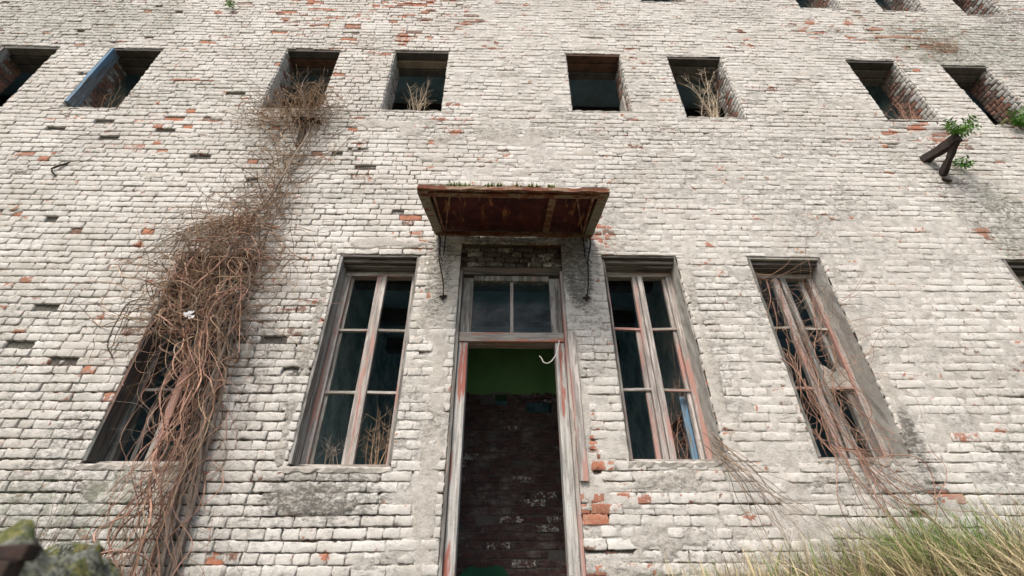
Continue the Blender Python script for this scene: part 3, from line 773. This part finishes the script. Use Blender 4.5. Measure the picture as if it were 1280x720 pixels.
for _ in range(400):   # tangled crown of the bulge
    a=RNG.uniform(0,6.28); r=RNG.random()**.5; z0=3.62+.78*r*math.sin(a); x=sp(z0)+.5*r*math.cos(a)+.02
    P=walk((x,RNG.uniform(-.30,-.03),z0),RNG.normal(0,1,3)+np.array((0,0,-.2)),int(RNG.uniform(10,32)),.045,1.0,gdown(np.clip((x-sp(z0))/.6,-.9,.9)),.035)
    r=RNG.choice((.002,.0028,.0035,.0045,.007)); B_.tube(P,r,r*.5,4,vcol('tan' if RNG.random()<.45 else ('red' if RNG.random()<.6 else 'grey')))
for _ in range(220):   # fine net above
    z0=RNG.uniform(4.0,6.6); s=np.clip(RNG.normal(0,.5),-1.3,1.3); x=sp(z0)+s*hw(z0)
    P=walk((x,RNG.uniform(-.12,-.012),z0),RNG.normal(0,.8,3)+np.array((0,0,.8)),int(RNG.uniform(8,24)),.05,.6,gup(s),.07,(-.2,-.008))
    r=RNG.choice((.0022,.003,.004,.0065)); C_.tube(P,r,r*.5,4,vcol('tan' if RNG.random()<.8 else 'grey'))
for _ in range(230):   # mat on the upper sill
    z0=RNG.uniform(6.25,6.83)-abs(RNG.normal(0,.12)); x=-2.85+RNG.uniform(-.5,.42)
    P=walk((x,RNG.uniform(-.22,.06),z0),RNG.normal(0,1,3),int(RNG.uniform(8,18)),.04,.9,None,0,(-.25,.1 if z0>6.58 else -.01))
    r=RNG.uniform(.0022,.0048); C_.tube(P,r,r*.5,4,vcol('tan'))
for _ in range(90):   # wisps leaving sideways
    z0=RNG.uniform(1.0,6.2); s=RNG.choice((-1,1)); x=sp(z0)+s*hw(z0)*.8
    P=walk((x,-.03,z0),(s*.8,0,RNG.normal(-.2,.6)),int(RNG.uniform(8,22)),.045,.5,None,0,(-.09,-.008)); r=RNG.uniform(.0014,.0028); C_.tube(P,r,r*.4,4,vcol('grey'))
for _ in range(60):    # long runner arching to the left of the crown
    P=walk((-2.85+RNG.normal(0,.1),-.06,4.45+RNG.normal(0,.08)),(-1,0,-.1),int(RNG.uniform(14,28)),.05,.3,lambda p:np.array((-.8,0,-.25-.9*(p[0]<-3.3))),.15,(-.2,-.01)); B_.tube(P,.003,.0016,4,vcol('tan'))
A.build('stem',STRAND,vine,(-2.5,-.1,0)); B_.build('tangled_branches',STRAND,vine,(-3,-.1,3)); C_.build('twig_net',STRAND,vine,(-2.8,-.1,5))
# bit of pale litter caught in the vine
m=MB()
for _ in range(4):
    x,z=-2.86+random.uniform(-.03,.03),3.04+random.uniform(-.03,.03); m.add([(x,-.36,z),(x+.05,-.37,z+.01),(x+.04,-.355,z+.04),(x-.01,-.365,z+.03)],[(0,1,2,3)])
tag(m.build('paper_scrap',plain('white_paper',(.75,.75,.75),(.6,.6,.6),20)),'small white scrap of litter caught in the big creeper on the left','litter')

# vine in the right-hand window
vr=tag(empty('dead_window_vine',(3.3,-.05,.9)),'reddish leafless vine threaded through the second window right of the door','vine')
A=MB(); B_=MB()
sz=np.array([.9,1.45,1.75,2.0,2.6,3.3,3.9]); sx=np.array([3.55,3.40,3.22,3.05,2.98,3.02,3.05]); sw=np.array([.20,.17,.16,.18,.28,.36,.34])
def g2(s): 
    def g(p):
        z=p[2]-.12; tx=np.interp(z,sz,sx)+s*np.interp(z,sz,sw); ty=-.05 if z<1.95 else .12
        return np.array((np.clip((tx-p[0])*5,-1.3,1.3),np.clip((ty-p[1])*5,-1,1),-1.))
    return g
for _ in range(36):
    z0=RNG.uniform(2.0,3.85); s=RNG.uniform(-1,1)
    P=walk((np.interp(z0,sz,sx)+s*np.interp(z0,sz,sw),RNG.uniform(.0,.16),z0),(0,0,-1),int(RNG.uniform(14,44)),.055,.6,g2(s),.14,(-.16,.17))
    P[:,1]=np.where(P[:,2]<1.99,np.minimum(P[:,1],-.03),P[:,1]); P=P[P[:,2]>.5]
    if len(P)<4: continue
    r=RNG.uniform(.0025,.0055); A.tube(P,r,r*.6,4,vcol('red'))
for _ in range(95):
    z0=RNG.uniform(2.3,3.9); x=RNG.uniform(2.78,3.5)
    P=walk((x,RNG.uniform(.02,.16),z0),RNG.normal(0,1,3),int(RNG.uniform(8,26)),.04,.8,None,0,(-.12,.17)); P[:,0]=np.clip(P[:,0],2.75,3.85)
    r=RNG.uniform(.0014,.003); B_.tube(P,r,r*.5,4,vcol('red' if RNG.random()<.6 else 'tan'))
for _ in range(12):
    P=walk((3.5,-.02,RNG.uniform(2.6,3.6)),(1,-.1,.3),int(RNG.uniform(8,16)),.05,.5,None,0,(-.15,-.01)); B_.tube(P,.0022,.001,4,vcol('red'))
A.build('stem',STRAND,vr,(3.3,-.05,.9)); B_.build('twig',STRAND,vr,(3.1,.05,3))
# thin runner below the window beside the door
A=MB()
for k_ in range(16):
    P=walk((1.80+RNG.normal(0,.05),-.02,2.02+RNG.uniform(-.05,.12)),(.5,0,-.8),int(RNG.uniform(8,30)),.05,.28,lambda p:np.array((.55,-.02,-.75)),.12,(-.10,-.012)); A.tube(P,.0035,.0015,4,vcol('grey' if k_%2 else 'tan'))
tag(A.build('vine_runner',STRAND,None,(1.9,-.03,1.6)),'thin greyish vine runner slanting down the wall from the sill right beside the door','vine')

# saplings and dry weeds
def sapling(name,base,h,n,spread,kind,label,cat,group=None,r=.004,lean=0,leafy=0):
    root=MB(); tw=MB()
    bx,by,bz=base
    for i in range(n):
        d=np.array((RNG.normal(lean,spread),RNG.normal(0,.12),1.)); L=h*RNG.uniform(.5,1.); st=.045
        P=walk((bx+RNG.normal(0,.05+spread*.12),by+RNG.uniform(-.02,.02),bz-.02),d,max(4,int(L/st)),st,.16,lambda p:np.array((0,0,1.)),.06,(by-.15,by+.12))
        root.tube(P,r,r*.35,4,vcol(kind))
        for _ in range(int(len(P)*.7)):
            j=RNG.integers(1,len(P)-1); q=walk(P[j],(RNG.normal(0,.9),RNG.normal(0,.3),.8),int(RNG.uniform(3,8)),.03,.3,None,0,(by-.2,by+.15)); tw.tube(q,r*.45,r*.2,3,vcol(kind))
    o=root.build(name,STRAND,None,(bx,by,bz))
    tw.build('twig',STRAND,o,(bx,by,bz+h*.4))
    return tag(o,label,cat,group)
sapling('dry_sapling',(-1.25,.12,6.58),1.05,10,.25,'pale','pale leafless twigs on the upper sill just left of centre, above the canopy','plant',r=.006)
sapling('dry_sapling',(3.05,.10,6.56),1.25,14,.28,'pale','bushy pale bare twigs on the upper sill right of centre','plant',r=.006)
sapling('dry_sapling',(5.98,.14,6.58),.8,11,.2,'red','reddish dry stalks in the upper window above and left of the fern bracket','plant',r=.005)
sapling('dry_sapling',(-5.75,.3,6.53),.9,12,.25,'tan','tangled dead twigs behind the blue board in the upper left window','plant',r=.005)
sapling('dry_sapling',(-2.75,.10,6.62),.9,9,.3,'tan','bare branching twig rising out of the vine nest on the upper sill','plant',r=.006)
sapling('dry_sapling',(-1.52,.25,1.9),.35,10,.3,'grey','short brown stalks behind the left pane of the window left of the door','plant',r=.003)
sapling('dry_sapling',(-1.12,.25,1.9),.62,12,.22,'tan','taller pale stalks behind the right pane of the window left of the door','plant',r=.0035)
sapling('dry_sapling',(1.72,.34,1.9),1.5,9,.10,'red','long reddish stems inside the window right beside the door','plant',r=.003)
sapling('dry_sapling',(5.75,.1,9.78),.5,16,.35,'grey','dense grey twigs in the top row window, left one of its pair','plant',r=.004)
sapling('dry_sapling',(7.2,.1,9.72),.5,12,.35,'grey','grey brown twigs in the top row window, middle of the three at right','plant',r=.004)
sapling('wall_shrub',(7.3,-.03,8.35),.62,46,.75,'tan','fine dry shrub rooted in a hollow of the wall above the far right window','plant',r=.002)
sapling('wall_shrub',(-.05,-.04,4.3),.0,1,.1,'tan','thin dry stalks standing on the canopy','plant') if False else None

def leafy(name,base,r,n,label,out=.25,col=((.05,.16,.02),(.16,.30,.05))):
    st=MB(); lf=MB(); bx,by,bz=base
    for i in range(n):
        a=RNG.uniform(0,6.28); P=walk((bx,by,bz),(math.cos(a)*.9,-abs(RNG.normal(0,.6))-.2,math.sin(a)*.6+.5),int(max(4,r/.03*RNG.uniform(.6,1.1))),.03,.2,lambda p:np.array((0,-.2,.1)),.04,(by-.6,-.005))
        g=RNG.random(); c=tuple(col[0][k]*(1-g)+col[1][k]*g for k in range(3))+(1,)
        st.tube(P,.003,.0015,3,c)
        for j in range(1,len(P)):
            for s in (-1,1):
                t=P[j]-P[j-1]; t/=np.linalg.norm(t); nrm=np.cross(t,RNG.normal(0,1,3)); nrm/=np.linalg.norm(nrm)
                L=.055*RNG.uniform(.6,1.2); w=L*.28; side=s*nrm; cr=np.cross(side,t)
                p=P[j]; lf.add([p,p+side*L*.5+t*w,p+side*L+t*L*.3,p+side*L*.5-t*w*.4],[(0,1,2,3)],c)
    o=st.build(name,LEAF,None,base); lf.build('leaf',LEAF,o,base); return tag(o,label,'plant')
leafy('fern',(5.72,-.37,5.76),.26,24,'bright green fern sprouting on top of the iron bracket')
leafy('fern',(5.95,-.03,5.55),.16,12,'small green fern beneath the iron bracket on the right')
leafy('fern',(7.28,-.03,6.42),.34,26,'green fern at the right edge below the far right upper window')
leafy('fern',(-4.72,-.02,9.28),.14,8,'tiny green tuft high on the wall at upper left')

# hanging cord at the transom
P=[(.56,.03,3.03),(.545,.00,2.97),(.53,-.02,2.90),(.50,-.03,2.83),(.46,-.035,2.775),(.42,-.035,2.755),(.385,-.03,2.77),(.37,-.03,2.81),(.35,-.03,2.835)]
P=np.array(P); tt=np.linspace(0,len(P)-1,30); P=np.stack([np.interp(tt,range(len(P)),P[:,k]) for k in range(3)],1)
tag(MB().tube(P,.006,.005,6).build('hanging_cord',plain('white_cord',(.62,.60,.56),(.5,.48,.44),20)),'short white cord dangling from the crossbar in the top right of the doorway','cord')

# ------------------------------------------------------------------ ground
def gh(x,y):
    x=np.asarray(x,float); y=np.asarray(y,float)
    bank=sstep(.9,3.6,x)*.33+sstep(.66,1.0,x)*.58
    bank=bank*sstep(-2.9,-.9,y)
    left=sstep(-1.4,-2.6,x)*.55*sstep(-2.2,-.5,y) if False else (1-sstep(-2.8,-1.3,x))*.45*sstep(-2.0,-.5,y)
    return bank+left+(fbm(x*1.3,y*1.3,2)-.5)*.10+(fbm(x*7,y*7,4)-.5)*.03
gxs=np.concatenate([np.linspace(-400,-13,14),np.arange(-12,13,.12),np.linspace(14,400,14)]); gys=np.concatenate([np.linspace(-400,-9,14),np.arange(-8.5,.02,.12),[.1,.11,6,14,60,400]])
A0,B0=np.meshgrid(gxs,gys,indexing='ij'); Zg=gh(A0,B0)*np.exp(-((np.abs(A0)>12)|(B0<-8.5)).astype(float)*3.)
Zg=np.where(B0>.105,-.12,Zg); nx,ny=A0.shape; i=np.arange(nx-1)[:,None]*ny+np.arange(ny-1)[None,:]
g=np_mesh('ground',np.stack([A0,B0,Zg-.02],-1).reshape(-1,3),np.stack([i,i+ny,i+ny+1,i+1],-1).reshape(-1,4),SOIL); tag(g,'bare soil and litter ground at the foot of the wall','ground',kind='structure')

def grass(name,n,xr,yr,hr,green,label,seed,dens=None,droop=1.):
    rg=np.random.default_rng(seed); x=rg.uniform(*xr,n*3); y=rg.uniform(*yr,n*3)
    w=fbm(x*2.4,y*2.4,seed)
    if dens is not None: w=w*dens(x,y)
    k=np.argsort(-w+rg.random(len(w))*.35)[:n]; x=x[k];y=y[k]
    z=gh(x,y)-.03; h=rg.uniform(*hr,n)*(.65+.7*fbm(x*1.9,y*1.9,seed+3)); a=rg.uniform(0,6.28,n)*1.; 
    ln=rg.uniform(.1,1.8,n)*droop; dirx=np.cos(a)-.25; diry=np.sin(a)*.7-.25
    S=6; wd=rg.uniform(.003,.009,n)*np.where(rg.random(n)<.12,1.9,1.); V=np.zeros((n,S,2,3)); t=np.linspace(0,1,S)
    for j,tj in enumerate(t):
        off=ln*h*tj**1.8; px=x+dirx*off; py=y+diry*off; pz=z+h*(tj-.42*ln*tj**2.4)
        ww=wd*(1-tj**2*.9); V[:,j,0]=np.stack([px-ww*np.sin(a),py+ww*np.cos(a)*0-ww*.3,pz],-1); V[:,j,1]=np.stack([px+ww,py+ww*.3,pz],-1)
    b=np.arange(n)[:,None]*S*2+np.arange(S-1)[None,:]*2; F=np.stack([b,b+1,b+3,b+2],-1).reshape(-1,4)
    g=rg.random(n); pg=(fbm(x*1.6,y*1.6,seed+9)+rg.normal(0,.12,n))<green
    dry=np.array((.70,.58,.34))*(.28+.85*g[:,None]); grn=np.array((.17,.29,.05))*(.35+1.*g[:,None]); c=np.where(pg[:,None],grn,dry)
    dk=rg.random(n)<.15; c=np.where(dk[:,None],np.array((.13,.10,.07)),c)
    C=np.concatenate([np.repeat(c,S*2,axis=0),np.ones((n*S*2,1))],1)
    V[...,1]=np.minimum(V[...,1],-.012)
    o=np_mesh(name,V.reshape(-1,3),F,GRASSM,None,(0,0,0),C); return tag(o,label,'grass',kind='stuff')
grass('dry_grass',4600,(1.0,6.2),(-1.2,-.03),(.30,.72),.31,'long straw coloured and green grass along the wall foot at right',5,lambda x,y:.6+.6*sstep(1.,3.2,x))
grass('green_grass',2600,(2.9,5.5),(-.7,-.03),(.45,.80),.95,'fresh green grass tufts close to the wall at right',15,None,.5)
grass('short_grass',1900,(.72,3.0),(-.7,-.03),(.25,.62),.5,'sparse green blades near the door at the wall foot',25,None,.35)
grass('left_grass',1200,(-3.6,-1.9),(-.6,-.03),(.2,.5),.5,'thin dry grass at the foot of the big creeper',35,None,.6)
for i,(x,z,h,l) in enumerate(((1.55,.95,.7,'thinnest bare weed nearest the door, below the sill'),(2.75,1.15,.85,'twiggy bare weed under the left corner of the far vine window'),(3.75,1.2,.8,'twiggy weed rising from the grass right of the reddish vine foot'),(3.1,1.1,.75,'dark bare weed stalks left of the long grass, against the wall'),(1.95,.95,.9,'thin dry weed standing below the window right of the door'),(2.4,.95,.6,'short bare weed between the thin runner and the long grass'),(4.35,1.1,.7,'dark dry weed in the grass at the lower right corner'))):
    sapling('dry_weed',(x,-.22,z-.3),h,7,.16,'grey',l,'weed',r=.0035)
sapling('dry_weed',(-3.3,-.2,.8),1.15,9,.25,'grey','bare stalks leaning over the wall foot left of the big creeper','weed',r=.0035)
sapling('dry_weed',(-1.95,-.1,.6),.75,4,.15,'grey','few thin stalks to the right of the big creeper foot','weed',r=.003)

# ------------------------------------------------------------------ mossy rubble, lower left foreground
def stone(m,c,r,seed,sq=(1,1,1)):
    rg=np.random.default_rng(seed); n=11; V=[];F=[]; ph=rg.uniform(0,9)
    th,a=np.meshgrid(np.pi*np.arange(n+1)/n,np.pi*np.arange(2*n)/n,indexing='ij'); D=np.stack([np.sin(th)*np.cos(a),np.sin(th)*np.sin(a),np.cos(th)],-1).reshape(-1,3)
    k=1+.7*(fbm(D[:,0]*2+ph,D[:,1]*2+D[:,2]*2,seed)-.5)+.12*(fbm(D[:,0]*7+ph,D[:,1]*7+D[:,2]*5,seed+1)-.5)
    V=np.array(c)+np.sign(D)*np.abs(D)**.75*r*k[:,None]*np.array(sq)
    for i in range(n):
        for j in range(2*n): F.append((i*2*n+j,i*2*n+(j+1)%(2*n),(i+1)*2*n+(j+1)%(2*n),(i+1)*2*n+j))
    m.add(V,F)
rg=random.Random(4)
mx_=np.arange(-2.6,-.80,.011); my_=np.arange(-3.02,-1.9,.011); MX,MY=np.meshgrid(mx_,my_,indexing='ij')
rid=1-np.abs(2*fbm(MX*5,MY*5,61)-1); cel=fbm(MX*11,MY*11,62); 
top=1.075-.9*np.maximum(0,MX+1.18)-.35*np.maximum(0,MY+2.55)-.5*np.maximum(0,-2.75-MY)+(rid-.75)*.16+(cel-.5)*.10+(fbm(MX*34,MY*34,63)-.5)*.035
hol=np.exp(-(((MX+1.06)/.05)**2+((MY+2.82)/.10)**2)); top=top-.10*hol
edge=np.minimum(np.minimum(MX+2.6,-.81-MX),np.minimum(MY+3.02,-1.91-MY)); top=np.where(edge<.02,-.1,top)
nx,ny=MX.shape; i=np.arange(nx-1)[:,None]*ny+np.arange(ny-1)[None,:]
jx=(fbm(MX*20,MY*20,66)-.5)*.03; jy=(fbm(MX*20,MY*20,67)-.5)*.03
o=np_mesh('rubble_heap',np.stack([MX+jx,MY+jy,top],-1).reshape(-1,3),np.stack([i,i+ny,i+ny+1,i+1],-1).reshape(-1,4),MSTONE,None,(-1.6,-2.4,0),smooth=True)
tag(o,'mossy lichen covered rubble heap in the lower left corner foreground','rubble')
o=MB().bar((-1.03,-2.99,.94),(-1.06,-2.88,1.055),.012,.03,(0,0,1),3,.002).bar((-1.07,-2.88,1.06),(-.96,-2.90,1.06),.03,.03,(0,0,1),3,.002).box(-1.05,-.97,-2.93,-2.89,.90,1.045).build('scrap_iron',IRON,None,bevel=.004); tag(o,'dark rusty iron scrap stuck in the mossy rubble heap','scrap metal')
m=MB()
for i in range(30):
    x=rg.uniform(-4.2,-2.75); y=rg.uniform(-.75,-.1); r=rg.uniform(.06,.13); stone(m,(x,y,float(gh(x,y))+.52-rg.uniform(0,.5)-.2*abs(x+3.2)+.36),r,100+i,(1.3,1,.6))
o=m.build('rubble_heap',MSTONE,None,(-3.4,-.4,.3),smooth=True); tag(o,'mossy broken stones banked against the wall under the far left window','rubble',kind='stuff')

# ------------------------------------------------------------------ light, camera
w=bpy.data.worlds.new('World'); scene.world=w; w.use_nodes=True; nt=w.node_tree
sk=nt.nodes.new('ShaderNodeTexSky'); sk.sky_type='NISHITA'; sk.sun_disc=False; sk.sun_elevation=R(52); 
SAZ=R(200)   # compass direction the light comes from, measured from +Y towards +X
sk.sun_rotation=SAZ; sk.air_density=1.0; sk.dust_density=3.5; sk.ozone_density=1.
nt.links.new(sk.outputs[0],nt.nodes['Background'].inputs[0]); nt.nodes['Background'].inputs[1].default_value=.145
sl=bpy.data.lights.new('sun','SUN'); sl.energy=2.35; sl.angle=R(14); sl.color=(1,.945,.87)
so=bpy.data.objects.new('sun',sl); COL.objects.link(so)
dirv=Vector((math.sin(SAZ)*math.cos(R(52)),math.cos(SAZ)*math.cos(R(52)),math.sin(R(52))))
so.rotation_euler=dirv.to_track_quat('Z','Y').to_euler()
cam=bpy.data.cameras.new('camera'); co_=bpy.data.objects.new('camera',cam); COL.objects.link(co_)
cam.sensor_width=36; cam.lens=569/1280*36; cam.clip_end=1500; cam.clip_start=.05
co_.matrix_world=Matrix.Translation((0,-4,1))@Matrix.Rotation(-.0230385,4,'Z')@Matrix.Rotation(math.pi/2+.5804099,4,'X')@Matrix.Rotation(-.0025322,4,'Z')
cam.dof.use_dof=True; cam.dof.focus_distance=5.2; cam.dof.aperture_fstop=1.4
scene.camera=co_
scene.view_settings.view_transform='Standard'; scene.view_settings.look='None'; scene.view_settings.gamma=1; scene.view_settings.exposure=0.43
scene.cycles.use_denoising=True; scene.cycles.max_bounces=10; scene.cycles.use_adaptive_sampling=True; scene.cycles.adaptive_threshold=.01
